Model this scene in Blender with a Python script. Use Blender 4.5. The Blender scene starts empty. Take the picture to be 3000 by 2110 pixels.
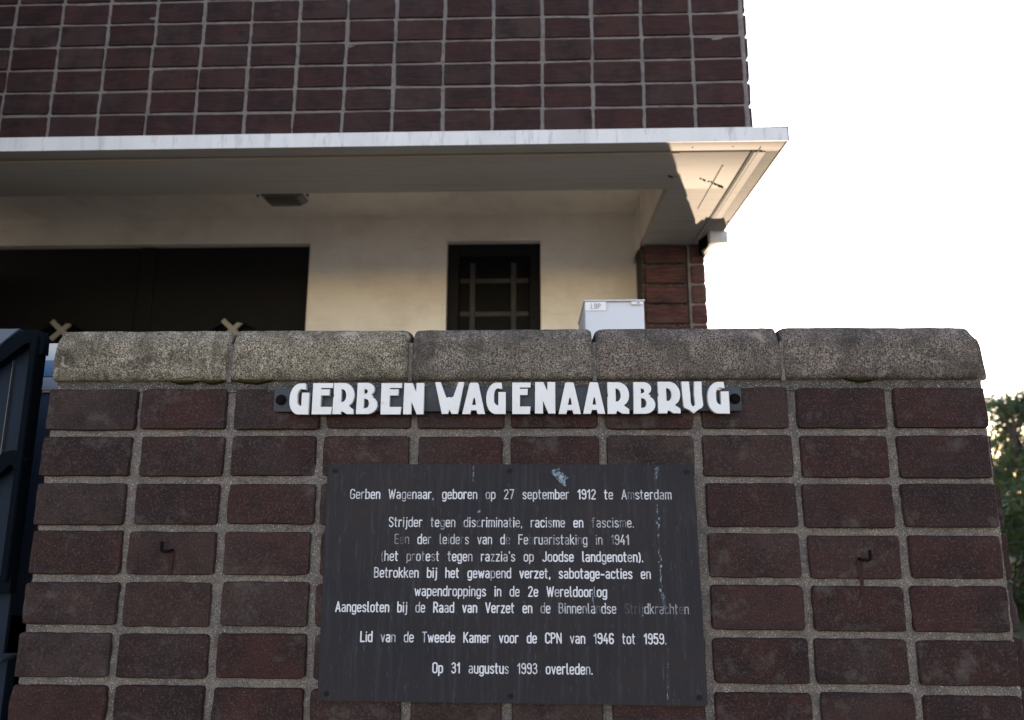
import bpy, bmesh, math, random
from mathutils import Vector, Matrix, noise
random.seed(7)
SC = bpy.context.scene
COL = SC.collection
EYE = 1.6                       # eye height above the pavement; geometry below is given relative to the eye, then lifted

# ------------------------------------------------------------------ camera, world, sun, exposure
YAW, PITCH, ROLL, CAMD, FPX = -0.0317310, 0.1903641, 0.0018466, 1.6320929, 2050.0
cy, sy, cp, sp = math.cos(YAW), math.sin(YAW), math.cos(PITCH), math.sin(PITCH)
fw = Vector((sy*cp, cy*cp, sp)); rt = Vector((cy, -sy, 0)); up = rt.cross(fw)
r2 = rt*math.cos(ROLL) + up*math.sin(ROLL); u2 = -rt*math.sin(ROLL) + up*math.cos(ROLL)
cam = bpy.data.cameras.new("camera"); co = bpy.data.objects.new("camera", cam); COL.objects.link(co)
cam.sensor_width = 36; cam.lens = 36*FPX/3000; cam.clip_start = .05; cam.clip_end = 3000
co.matrix_world = Matrix(((r2.x, u2.x, -fw.x, 0), (r2.y, u2.y, -fw.y, -CAMD), (r2.z, u2.z, -fw.z, EYE), (0, 0, 0, 1)))
cam.dof.use_dof = True; cam.dof.focus_distance = 1.66; cam.dof.aperture_fstop = 3.0
SC.camera = co

SUN_AZ = math.atan2(.336, .942)   # direction of the light, right of straight behind the house
SUN_EL = math.radians(20)
w = bpy.data.worlds.new("World"); SC.world = w; w.use_nodes = True
nt = w.node_tree; bg = nt.nodes['Background']
sky = nt.nodes.new('ShaderNodeTexSky'); sky.sky_type = 'NISHITA'; sky.sun_disc = False
sky.sun_elevation = SUN_EL; sky.sun_rotation = SUN_AZ; sky.air_density = 1.25; sky.dust_density = .25; sky.ozone_density = 0
nt.links.new(sky.outputs[0], bg.inputs[0]); bg.inputs[1].default_value = .13
# the low sun reaches this place only as its glint off the canal behind the house: the light rises
# at the sun's own angle and lights the underside of the eave (all else in view is in open shade)
sl = bpy.data.lights.new("sun", 'SUN'); sl.energy = 2.0; sl.angle = math.radians(.6); sl.color = (1, .86, .60)
so = bpy.data.objects.new("sun", sl); COL.objects.link(so); so.location = (6, 20, 0)
ldir = Vector((-math.sin(SUN_AZ)*math.cos(SUN_EL), -math.cos(SUN_AZ)*math.cos(SUN_EL), math.sin(SUN_EL)))
so.rotation_euler = ldir.to_track_quat('-Z', 'Y').to_euler()
SC.view_settings.view_transform = 'Standard'; SC.view_settings.look = 'None'; SC.view_settings.gamma = 1
SC.view_settings.exposure = 1.95
SC.view_settings.use_white_balance = True; SC.view_settings.white_balance_temperature = 6700; SC.view_settings.white_balance_tint = 28
SC.cycles.max_bounces = 8; SC.cycles.diffuse_bounces = 5

# ------------------------------------------------------------------ materials
class N:
    """tiny node-graph helper"""
    def __init__(s, name, rough=.8, spec=.3):
        s.m = bpy.data.materials.new(name); s.m.use_nodes = True; s.t = s.m.node_tree
        s.b = s.t.nodes['Principled BSDF']; s.b.inputs['Roughness'].default_value = rough
        s.b.inputs['Specular IOR Level'].default_value = spec
        s.co = s.t.nodes.new('ShaderNodeTexCoord').outputs['Object']
    def put(s, sock, v):
        if hasattr(v, 'is_output'): s.t.links.new(v, sock)
        else: sock.default_value = v
    def map(s, scale, loc=(0, 0, 0)):
        n = s.t.nodes.new('ShaderNodeMapping'); s.t.links.new(s.co, n.inputs[0])
        n.inputs['Scale'].default_value = scale if isinstance(scale, tuple) else (scale,)*3
        n.inputs['Location'].default_value = loc; return n.outputs[0]
    def noise(s, scale, detail=3, rough=.55, vec=None, dist=0):
        n = s.t.nodes.new('ShaderNodeTexNoise'); s.t.links.new(vec if vec else s.co, n.inputs['Vector'])
        n.inputs['Scale'].default_value = scale; n.inputs['Detail'].default_value = detail
        n.inputs['Roughness'].default_value = rough; n.inputs['Distortion'].default_value = dist
        return n.outputs['Fac']
    def vor(s, scale, out='Color', vec=None):
        n = s.t.nodes.new('ShaderNodeTexVoronoi'); s.t.links.new(vec if vec else s.co, n.inputs['Vector'])
        n.inputs['Scale'].default_value = scale; return n.outputs[out]
    def ramp(s, f, *stops):
        n = s.t.nodes.new('ShaderNodeValToRGB'); s.put(n.inputs[0], f); e = n.color_ramp.elements
        while len(e) < len(stops): e.new(.5)
        for q, (p, c) in zip(e, stops):
            q.position = p; q.color = (c, c, c, 1) if not isinstance(c, tuple) else c + (1,)
        return n.outputs[0]
    def mix(s, f, a, b, mode='MIX'):
        n = s.t.nodes.new('ShaderNodeMix'); n.data_type = 'RGBA'; n.blend_type = mode
        s.put(n.inputs[0], f)
        for k, v in ((6, a), (7, b)): s.put(n.inputs[k], v + (1,) if isinstance(v, tuple) and len(v) == 3 else v)
        return n.outputs[2]
    def math(s, op, a, b=0.0):
        n = s.t.nodes.new('ShaderNodeMath'); n.operation = op; s.put(n.inputs[0], a); s.put(n.inputs[1], b); return n.outputs[0]
    def island(s):
        return s.t.nodes.new('ShaderNodeNewGeometry').outputs['Random Per Island']
    def attr(s, name):
        n = s.t.nodes.new('ShaderNodeAttribute'); n.attribute_name = name; return n.outputs['Fac']
    def col(s, c): s.put(s.b.inputs['Base Color'], c + (1,) if isinstance(c, tuple) else c); return s
    def bump(s, h, dist=.002, strength=.6):
        n = s.t.nodes.new('ShaderNodeBump'); s.put(n.inputs['Height'], h); n.inputs['Distance'].default_value = dist
        n.inputs['Strength'].default_value = strength; s.t.links.new(n.outputs[0], s.b.inputs['Normal']); return s
    def rough(s, v): s.put(s.b.inputs['Roughness'], v); return s

def brick_mat(name, tint=1.0, red=0.0, speck=1.0, dragamt=.5, cast=(1, 1, 1)):
    n = N(name, .72, .12)
    r = n.island()
    a = n.ramp(r, (0, (.034*tint, .0155*tint, .014*tint)), (.22, (.055*tint, .0195*tint, .0165*tint)), (.45, (.042*tint, .0165*tint, .0145*tint)), (.72, (.060*tint, .026*tint, .022*tint)), (.9, (.048*tint, .028*tint, .024*tint)), (1, (.060*tint, .039*tint, .033*tint)))
    big = n.noise(11, 4, .6)
    a = n.mix(n.ramp(big, (.42, 0), (.64, .8)), a, (.019*tint, .012*tint, .012*tint))
    a = n.mix(n.ramp(n.noise(5, 4, .65, n.map(1, (4, 0, 2))), (.52, 0), (.70, .55)), a, (.050*tint, .040*tint, .035*tint))
    drag = n.noise(9, 4, .65, n.map((1.2, 1, 16)))
    a = n.mix(n.ramp(drag, (.45, 0), (.72, dragamt)), a, ((.108+red)*tint, .052*tint, .042*tint))
    sp_ = n.noise(270, 3, .8)
    a = n.mix(n.math('MULTIPLY', n.ramp(sp_, (.53, 0), (.68, .62)), speck), a, (.150*tint, .108*tint, .092*tint))
    pit = n.noise(210, 2, .6)
    a = n.mix(n.ramp(pit, (.30, .8), (.40, 0)), a, (.012, .009, .009))
    pale = n.noise(17, 5, .7, n.map((1, 1, 1), (3, 1, 7)))
    a = n.mix(n.math('MULTIPLY', n.ramp(pale, (.56, 0), (.76, .6)), speck), a, (.128*tint, .108*tint, .092*tint))
    a = n.mix(1.0, a, cast, 'MULTIPLY')
    n.col(a)
    h = n.math('ADD', n.math('MULTIPLY', n.noise(260, 3, .7), .5), n.math('MULTIPLY', drag, .7))
    n.bump(h, .0025 if dragamt > .3 else .0012, .5); return n.m

def mortar_mat(name, c1, c2):
    n = N(name, .95, .15)
    a = n.mix(n.ramp(n.noise(14, 4, .6), (.38, 0), (.62, 1)), c1, c2)
    a = n.mix(n.ramp(n.noise(420, 2, .7), (.34, .9), (.47, 0)), a, tuple(.35*x for x in c1))
    a = n.mix(n.ramp(n.noise(370, 2, .7, n.map((1, 1, 1), (5, 2, 1))), (.55, 0), (.70, .8)), a, (.55, .47, .39))
    a = n.mix(n.ramp(n.noise(26, 5, .7, n.map((1, 1, 1), (9, 2, 1))), (.52, 0), (.68, .7)), a, tuple(.42*x for x in c1))
    n.col(a); n.bump(n.noise(300, 4, .75), .004, .9); return n.m

M = {}
M['brick'] = brick_mat('dark_red_brick', .68, .0, 1.15, .14, (.95, .97, 1.0))
M['brick_house'] = brick_mat('dark_purple_brick', .64, .0, .4, .4, (1.0, .97, 1.0))
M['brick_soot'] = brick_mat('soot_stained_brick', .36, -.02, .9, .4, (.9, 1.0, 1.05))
M['brick_pier'] = brick_mat('warm_brown_brick', 1.35, .05, .25)
M['mortar'] = mortar_mat('grey_tan_mortar', (.165, .140, .120), (.112, .102, .096))
M['mortar_house'] = mortar_mat('grey_mortar', (.185, .165, .163), (.150, .134, .132))
M['mortar_bed'] = mortar_mat('dark_bedding_mortar', (.085, .078, .072), (.055, .052, .052))  # bedding mortar, darker than the wall joints
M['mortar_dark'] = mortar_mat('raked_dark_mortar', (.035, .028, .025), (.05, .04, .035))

def stone_mat(name, base, light, lf, moss):
    n = N(name, .93, .2)
    g = n.vor(520); gg = n.ramp(g, (.10, 0), (.85, 1))
    fine = n.noise(290, 4, .85)
    a = n.mix(n.ramp(fine, (.40, 0), (.58, 1)), tuple(.12*x for x in base), base)
    pat = n.noise(15, 5, .65)
    a = n.mix(n.math('MULTIPLY', n.ramp(fine, (.50, 0), (.60, 1)), n.ramp(pat, (lf, 0), (lf+.16, 1))), a, light)
    a = n.mix(n.math('MULTIPLY', n.ramp(gg, (.72, 0), (.9, 1)), .35), a, light)
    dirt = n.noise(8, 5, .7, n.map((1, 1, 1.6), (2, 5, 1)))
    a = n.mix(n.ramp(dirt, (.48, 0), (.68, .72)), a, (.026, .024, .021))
    a = n.mix(n.ramp(n.noise(1, 5, .75, n.map((34, 9, 5), (3, 1, 2))), (.50, 0), (.70, .65)), a, (.040, .036, .031))
    a = n.mix(n.ramp(n.noise(1, 4, .7, n.map((18, 18, 22), (8, 1, 5))), (.60, 0), (.70, .55)), a, light)
    a = n.mix(n.ramp(n.noise(20, 4, .6, n.map(1, (7, 7, 2))), (.60, 0), (.75, moss)), a, (.055, .056, .022))
    n.col(a); n.bump(n.math('ADD', fine, n.math('MULTIPLY', n.noise(45, 3), .8)), .004, .9); return n.m
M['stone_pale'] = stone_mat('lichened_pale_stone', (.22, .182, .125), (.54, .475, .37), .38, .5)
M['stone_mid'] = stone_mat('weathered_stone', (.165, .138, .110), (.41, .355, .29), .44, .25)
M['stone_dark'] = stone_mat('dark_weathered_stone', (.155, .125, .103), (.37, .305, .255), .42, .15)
n = N('dark_moss', 1, .05); n.col(n.mix(n.noise(160), (.012, .013, .005), (.045, .042, .014))); n.bump(n.noise(240), .004, 1); M['moss'] = n.m

def paint(name, c, rough=.5, dirt=(.2, .15, .1), amt=.35, spec=.4, scale=5, stretch=(1, 1, 1), drip=None, dripamt=.5):
    n = N(name, rough, spec)
    f = n.noise(scale, 6, .65, n.map(stretch))
    a = n.mix(n.ramp(f, (.45, 0), (.78, amt)), c, dirt)
    a = n.mix(n.ramp(n.noise(95, 3, .6), (.68, 0), (.76, amt)), a, dirt)
    if drip:
        a = n.mix(n.ramp(n.noise(1, 4, .7, n.map(drip)), (.54, 0), (.74, dripamt)), a, tuple(.45*x for x in dirt))
    n.col(a); n.bump(n.noise(60, 4, .7, n.map(stretch)), .0012, .25); return n.m
M['fascia'] = paint('white_fascia_paint', (.585, .585, .58), .5, (.38, .38, .375), .5, .4, 6, (1, 1, .3), (26, 3, 5), .55)
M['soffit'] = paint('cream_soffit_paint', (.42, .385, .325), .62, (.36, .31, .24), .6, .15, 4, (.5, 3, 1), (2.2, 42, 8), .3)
M['cream'] = paint('cream_wall_paint', (.86, .785, .665), .5, (.45, .36, .25), .42, .35, 3, (1, 1, 1), (5, 2, 30), .16)
M['gap'] = paint('dark_gap', (.02, .016, .012), .9)
M['gap_shade'] = paint('brown_gap_shade', (.16, .12, .07), .9)
M['plate_screw'] = paint('dull_bronze_screw', (.009, .0085, .0095), .7, (.02, .02, .02), .4, .15)
M['sign_grey'] = paint('dulled_white_enamel', (.40, .42, .43), .5)
M['edge_highlight'] = paint('yellowish_edge_highlight', (.62, .48, .30), .6)
M['stainbrown'] = paint('brown_nest_dirt', (.035, .022, .014), .95)
M['black_door'] = paint('black_door_paint', (.0150, .0140, .0130), .75, (.020, .0185, .017), .5, .1, 9)
M['door_dark'] = paint('dark_glass', (.0045, .004, .004), .5, (.01, .01, .01), .3, .08)
M['bars'] = paint('grey_beige_bar_paint', (.040, .037, .034), .7, (.1, .085, .065), .6, .2, 10)
M['cross'] = paint('cream_cross_paint', (.36, .34, .27), .6, (.2, .18, .14), .4)
M['white'] = paint('white_enamel', (.60, .60, .595), .33, (.45, .44, .43), .45, .4, 22)
M['rust'] = paint('rust', (.16, .07, .03), .9)
M['barslate'] = paint('slate_sign_bar', (.028, .034, .038), .6, (.09, .095, .10), .5, .3, 18, (.5, 1, 1))
M['iron'] = paint('black_iron', (.004, .0035, .0035), .85, (.012, .008, .006), .6, .08)
M['cabinet'] = paint('pale_grey_cabinet_paint', (.53, .54, .555), .40, (.60, .62, .66), .3, .4, 3)
M['label'] = paint('white_label_film', (.66, .66, .65), .4, (.6, .6, .6), .1)
M['ink'] = paint('dark_grey_ink', (.06, .06, .07), .6)
M['slate_blue'] = paint('slate_blue_steel_paint', (.0095, .0165, .0270), .6, (.014, .021, .030), .6, .07, 9, (1, 1, .35))
M['slate_dark'] = paint('dark_slate_steel_paint', (.0030, .0046, .0072), .8, (.004, .006, .009), .5, .02, 9)
M['skylit_top'] = paint('skylit_slate_blue', (.020, .040, .085), .4, (.02, .035, .06), .5, .4, 9)  # sky light on the upward slope, put into a bluer colour
M['rear_blue'] = paint('grey_blue_steel_paint', (.055, .08, .11), .5, (.06, .08, .10), .4, .3, 9)
M['edge'] = paint('pale_steel_edge', (.030, .038, .047), .5)  # edge strips paler than the sheet
M['signblue'] = paint('blue_sign_enamel', (.07, .15, .26), .4)
M['lampgrey'] = paint('grey_lamp_housing', (.20, .19, .18), .5)
M['diffuser'] = paint('dull_lamp_diffuser', (.09, .085, .08), .4)
M['roof'] = paint('roof_felt', (.06, .06, .06), .9)
n = N('weathered_bronze_plate', .7, .15)
a = n.mix(n.ramp(n.noise(3.2, 4, .6), (.38, 0), (.64, 1)), (.0185, .0180, .0215), (.0260, .0220, .0222))
a = n.mix(n.ramp(n.noise(13, 5, .75, n.map((6, 1, .45))), (.50, 0), (.74, .62)), a, (.046, .046, .054))
a = n.mix(n.ramp(n.noise(100, 3, .7, n.map((1.7, 1, .4), (3, 0, 1))), (.62, 0), (.75, .5)), a, (.085, .088, .098))
n.col(a); n.bump(n.noise(40, 4, .7, n.map((2, 1, .4))), .0008, .25); M['plate'] = n.m
n = N('worn_white_inscription_paint', .6, .3)
wv = n.attr('wear')
f = n.noise(190, 2, .6)
f = n.math('ADD', n.math('MULTIPLY', wv, 1.25), n.math('MULTIPLY', n.math('SUBTRACT', f, .5), 1.1))
n.col(n.mix(n.ramp(f, (.16, 0), (.98, 1)), (.060, .062, .070), (.55, .555, .58))); M['letterpaint'] = n.m
n = N('bird_dropping', .8, .2)
n.col(n.mix(n.ramp(n.noise(140, 3, .7), (.42, 0), (.62, 1)), (.035, .045, .058), (.24, .30, .34))); M['dropping'] = n.m
def ground_mat(name, c1, c2, c3):
    n = N(name, .9, .2)
    b = n.t.nodes.new('ShaderNodeTexBrick'); n.t.links.new(n.map(4.5), b.inputs['Vector'])
    b.inputs['Color1'].default_value = c1+(1,); b.inputs['Color2'].default_value = c2+(1,)
    b.inputs['Mortar'].default_value = (.08, .075, .07, 1); b.inputs['Mortar Size'].default_value = .012
    n.col(n.mix(n.ramp(n.noise(3, 5), (.4, 0), (.7, .4)), b.outputs[0], c3)); return n.m
M['paving'] = ground_mat('brown_clinker_paving', (.21, .165, .125), (.18, .14, .11), (.14, .12, .10))
M['slabs'] = ground_mat('worn_brick_terrace', (.62, .51, .38), (.58, .47, .35), (.50, .41, .30))
M['bounce_ground'] = ground_mat('pale_bounce_ground', (.70, .60, .46), (.66, .56, .43), (.60, .51, .40))
n = N('grass_bank', .95, .1); n.col(n.mix(n.noise(.6, 5), (.018, .028, .010), (.035, .045, .015))); M['grass'] = n.m
n = N('bark', .95, .1); n.col(n.mix(n.noise(9, 5, .6, n.map((1, 1, .2))), (.035, .028, .02), (.08, .065, .05))); n.bump(n.noise(20, 4), .02, .8); M['bark'] = n.m
def leaf_mat(name, c1, c2):
    n = N(name, .6, .25); n.col(n.mix(n.island(), c1, c2))
    tr = n.t.nodes.new('ShaderNodeBsdfTranslucent'); tr.inputs[0].default_value = (c2[0]*2.0, c2[1]*2.0, c2[2]*1.2, 1)
    mx = n.t.nodes.new('ShaderNodeMixShader'); mx.inputs[0].default_value = .38
    out = n.t.nodes['Material Output']
    n.t.links.new(n.b.outputs[0], mx.inputs[1]); n.t.links.new(tr.outputs[0], mx.inputs[2]); n.t.links.new(mx.outputs[0], out.inputs[0])
    return n.m
M['leaf_dark'] = leaf_mat('dark_leaves', (.012, .025, .012), (.028, .045, .016))
M['leaf_airy'] = leaf_mat('grey_green_leaves', (.035, .060, .040), (.070, .095, .055))
M['leaf_mid'] = leaf_mat('yellow_green_leaves', (.030, .050, .015), (.075, .085, .022))

# ------------------------------------------------------------------ mesh helpers (coordinates: x right, y away, z relative to the eye)
class MB:
    def __init__(s): s.v = []; s.f = []; s.w = []
    def add(s, vs, fs, wear=None):
        o = len(s.v); s.v += [tuple(v) for v in vs]; s.f += [tuple(i+o for i in f) for f in fs]
        if wear is not None: s.w += [wear]*len(vs)
    def bm(s, b):
        b.verts.ensure_lookup_table(); b.verts.index_update()
        s.add([v.co[:] for v in b.verts], [[v.index for v in f.verts] for f in b.faces]); b.free(); return s
    def box(s, x0, x1, y0, y1, z0, z1, bev=.0, seg=2):
        b = bmesh.new(); bmesh.ops.create_cube(b, size=1)
        for v in b.verts: v.co = Vector(((x0+x1)/2+v.co.x*(x1-x0), (y0+y1)/2+v.co.y*(y1-y0), (z0+z1)/2+v.co.z*(z1-z0)))
        if bev: bmesh.ops.bevel(b, geom=b.edges[:], offset=bev, segments=seg, affect='EDGES', profile=.5)
        return s.bm(b)
    def prism(s, pts, axis, a, c, bev=0, holes=()):
        """closed outline extruded along an axis; pts are the other two coordinates"""
        def P(p, t): return {'x': (t, p[0], p[1]), 'y': (p[0], t, p[1]), 'z': (p[0], p[1], t)}[axis]
        k = len(pts)
        vs = [P(p, a) for p in pts] + [P(p, c) for p in pts]
        fs = [tuple(range(k)), tuple(range(2*k-1, k-1, -1))] + [(i, i+k, (i+1) % k+k, (i+1) % k) for i in range(k)]
        b = bmesh.new(); bv = [b.verts.new(v) for v in vs]
        for f in fs: b.faces.new([bv[i] for i in f])
        bmesh.ops.recalc_face_normals(b, faces=b.faces)
        if bev: bmesh.ops.bevel(b, geom=b.edges[:], offset=bev, segments=2, affect='EDGES')
        return s.bm(b)
    def tube(s, path, rad, n=8):
        path = [Vector(p) for p in path]; vs = []; k = len(path)
        for i, p in enumerate(path):
            d = (path[min(i+1, k-1)]-path[max(i-1, 0)]).normalized()
            a = d.orthogonal().normalized(); c = d.cross(a); r = rad[i] if isinstance(rad, (list, tuple)) else rad
            vs += [p+a*r*math.cos(2*math.pi*j/n)+c*r*math.sin(2*math.pi*j/n) for j in range(n)]
        fs = [(i*n+j, i*n+(j+1) % n, (i+1)*n+(j+1) % n, (i+1)*n+j) for i in range(k-1) for j in range(n)]
        fs += [tuple(range(n-1, -1, -1)), tuple((k-1)*n+j for j in range(n))]
        s.add(vs, fs)
        return s
    def disc(s, x, z, r, y0, y1, n=24):
        return s.prism([(x+r*math.cos(2*math.pi*i/n), z+r*math.sin(2*math.pi*i/n)) for i in range(n)], 'y', y0, y1)
    def obj(s, name, mat, parent=None, smooth=None):
        org = Vector(ORG.get(parent.name if parent and not parent.parent else (parent.parent.name if parent else ''), (0, 0, 0)))
        me = bpy.data.meshes.new(name)
        me.from_pydata([(x-org.x, y-org.y, z+EYE-org.z) for x, y, z in s.v], [], s.f); me.update()
        if s.w and len(s.w) == len(s.v):
            at = me.attributes.new('wear', 'FLOAT', 'POINT'); at.data.foreach_set('value', s.w)
        me.materials.append(mat)
        if smooth:
            me.shade_smooth()
            me.set_sharp_from_angle(angle=math.radians(smooth))
        o = bpy.data.objects.new(name, me); COL.objects.link(o)
        if parent: o.parent = parent
        return o
ORG = {}
def thing(name, label, cat, loc, group=None):
    o = bpy.data.objects.new(name, None); COL.objects.link(o); o.empty_display_size = .1
    o.location = (loc[0], loc[1], loc[2]+EYE); ORG[o.name] = tuple(o.location)
    o['label'] = label; o['category'] = cat
    if group: o['group'] = group
    return o
def tag(o, label, cat, group=None):
    o['label'] = label; o['category'] = cat
    if group: o['group'] = group
    return o
def struct(o): o['kind'] = 'structure'; return o
def nz(x, y, z): return noise.noise(Vector((x, y, z)))

def brick(mb, x0, x1, z0, z1, yf, depth, nx=9, nzv=6, r=.008, rough=.0012, seed=0.):
    """one hand-made brick face: rounded arrises, slightly bowed and chipped edges"""
    def cuts(k): return [0, .012, .035] + [.035+(1-.07)*i/k for i in range(1, k)] + [.965, .988, 1]
    U = cuts(nx-4); V = [0, .024, .07] + [.07+.86*i/(nzv-4) for i in range(1, nzv-4)] + [.93, .976, 1]
    w, h = x1-x0, z1-z0; vs = []; nu, nv = len(U), len(V)
    for b, v in enumerate(V):
        for a, u in enumerate(U):
            x, z = x0+u*w, z0+v*h
            ex, ez = min(u, 1-u)*w, min(v, 1-v)*h; e = min(ex, ez)
            # corners pulled in
            if ex < r and ez < r:
                dx, dz = r-ex, r-ez; L = math.hypot(dx, dz)
                if L > r:
                    k = r/L; x += (dx-dx*k)*(1 if u < .5 else -1); z += (dz-dz*k)*(1 if v < .5 else -1)
            drop = 0.0028*(1-min(e/.0026, 1))**2 + max(0, nz(x*19+seed, z*19, seed+11)-.24)*.014*(1 if e < .008 else .1)
            j = 1.0 if e < .005 else .25
            q = nz(x*28+seed, z*28, seed)*rough*1.4 + nz(x*90, z*90, seed+5)*rough*.5
            x += q*j*(1 if ex <= ez else .2); z += nz(x*31+9, z*31, seed+3)*rough*j*1.3
            y = yf+drop+nz(x*12, z*12, seed+8)*.0011
            vs.append((x, y, z))
    fs = [(b*nu+a, b*nu+a+1, (b+1)*nu+a+1, (b+1)*nu+a) for b in range(nv-1) for a in range(nu-1)]
    ring = list(range(nu)) + [b*nu+nu-1 for b in range(1, nv)] + [(nv-1)*nu+a for a in range(nu-2, -1, -1)] + [b*nu for b in range(nv-2, 0, -1)]
    k = len(ring); base = len(vs)
    vs += [(vs[i][0], yf+depth, vs[i][2]) for i in ring]
    fs += [(ring[(i+1) % k], ring[i], base+i, base+(i+1) % k) for i in range(k)]
    mb.add(vs, fs)

def mortar_sheet(mb, x0, x1, z0, z1, y, step, amp):
    nx, nzv = max(2, int((x1-x0)/step)), max(2, int((z1-z0)/step)); vs = []
    for b in range(nzv+1):
        for a in range(nx+1):
            x, z = x0+(x1-x0)*a/nx, z0+(z1-z0)*b/nzv
            vs.append((x, y+nz(x*45, z*45, 1)*amp+nz(x*140, z*140, 4)*amp*.6, z))
    mb.add(vs, [(b*(nx+1)+a, b*(nx+1)+a+1, (b+1)*(nx+1)+a+1, (b+1)*(nx+1)+a) for b in range(nzv) for a in range(nx)])

GZ = -EYE          # pavement level
TZ = -.32          # raised terrace the house stands on

# ------------------------------------------------------------------ setting
m = MB(); m.box(-900, 900, -7, .0, GZ-.3, GZ); m.box(-60, -1.9, 0, 4.2, GZ-.3, GZ-.004); struct(m.obj('pavement', M['paving']))
m = MB(); m.box(-900, 900, -900, -7, GZ-.3, GZ-.004); struct(m.obj('bounce_ground', M['bounce_ground']))  # unseen far ground, made pale to bounce light into the porch
m = MB(); m.box(-12, .98, .30, 4.4, GZ-.3, TZ); struct(m.obj('terrace', M['slabs']))
m = MB(); m.box(-900, 900, 24, 1500, GZ-.6, GZ); m.box(4.6, 60, 1.2, 23.9, GZ-.3, GZ+.05); struct(m.obj('grass_bank', M['grass']))

n = N('canal_water'); tr = n.t.nodes.new('ShaderNodeBsdfTransparent'); tr.inputs[0].default_value = (.93, .95, .94, 1)
gl = n.t.nodes.new('ShaderNodeBsdfGlossy'); gl.inputs['Roughness'].default_value = .06
bu = n.t.nodes.new('ShaderNodeBump'); bu.inputs['Distance'].default_value = .03; n.t.links.new(n.noise(3, 3), bu.inputs['Height']); n.t.links.new(bu.outputs[0], gl.inputs['Normal'])
fr = n.t.nodes.new('ShaderNodeFresnel'); fr.inputs[0].default_value = 1.33
mx = n.t.nodes.new('ShaderNodeMixShader'); n.t.links.new(fr.outputs[0], mx.inputs[0]); n.t.links.new(tr.outputs[0], mx.inputs[1]); n.t.links.new(gl.outputs[0], mx.inputs[2])
n.t.links.new(mx.outputs[0], n.t.nodes['Material Output'].inputs[0])
m = MB(); m.add([(-300, 0, GZ-.45), (300, 0, GZ-.45), (300, 24.5, GZ-.45), (-300, 24.5, GZ-.45)], [(0, 1, 2, 3)]); struct(m.obj('water', n.m))

# ------------------------------------------------------------------ brick parapet wall with coping
PX, PZ = .22, .1106
JX, JZ = -.0604, -.0781            # joint column 5, joint row 3
wall = thing('brick_wall', 'dark red brick wall with pale joints under a row of rough stone coping blocks, in front of the house', 'wall', (0, .15, GZ))
mb = MB(); mm = MB(); k = 0
ROWS = [(JZ+(3-r)*PZ, JZ+(3-r+1)*PZ) for r in range(1, 18)]
for r, (zb, zt) in enumerate(ROWS):
    for c in range(-4, 6):
        xa = JX+(c-1)*PX; xb = xa+PX; k += 1
        jx = .0092+random.uniform(-.0018, .0026); jz = .0082+random.uniform(-.0016, .0018)
        off = random.uniform(-.0028, .0028); offz = random.uniform(-.0015, .0015)
        x0, x1, z0, z1 = xa+jx+off, xb-jx+off, zb+jz+offz, zt-jz+offz
        if c == -4: x0 = xa-.004+random.uniform(-.003, .003)
        if c == 5: x1 = xb-.004+random.uniform(-.004, .003)
        if r == 0: z1 += .002
        brick(mb, x0, x1, z0, z1, random.uniform(-.0035, .0008), .03, 12, 10, .0092, .0013, k*1.73)
bw = mb.obj('brickwork', M['brick'], wall, 45)
mortar_sheet(mm, -1.156, 1.040, -.72, .262, .0085, .0060, .0040)
mm.box(-1.155, 1.038, .012, .26, GZ, .258)
mm.obj('mortar', M['mortar'], wall, 60)
# narrow closers set back at the right-hand end
mb = MB(); mm = MB()
for r, (zb, zt) in enumerate(ROWS):
    if r < 1: continue
    g = (0, .007, .013, .016, .018, .021, .023)[min(r, 6)]
    brick(mb, 1.030, 1.044+g, zb+.006, zt-.005, .016, .10, 8, 8, .007, .002, r*3.1)
mb.obj('closer_bricks', M['brick'], wall, 45)
mm.box(1.026, 1.050, .026, .20, GZ, .15); mm.obj('closer_mortar', M['mortar'], wall)
# mortar bed under the coping
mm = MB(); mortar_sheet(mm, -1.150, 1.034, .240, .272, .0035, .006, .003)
mm.box(-1.146, 1.030, .008, .2, .2585, .268); mm.obj('bedding_mortar', M['mortar_bed'], wall, 60)
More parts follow.
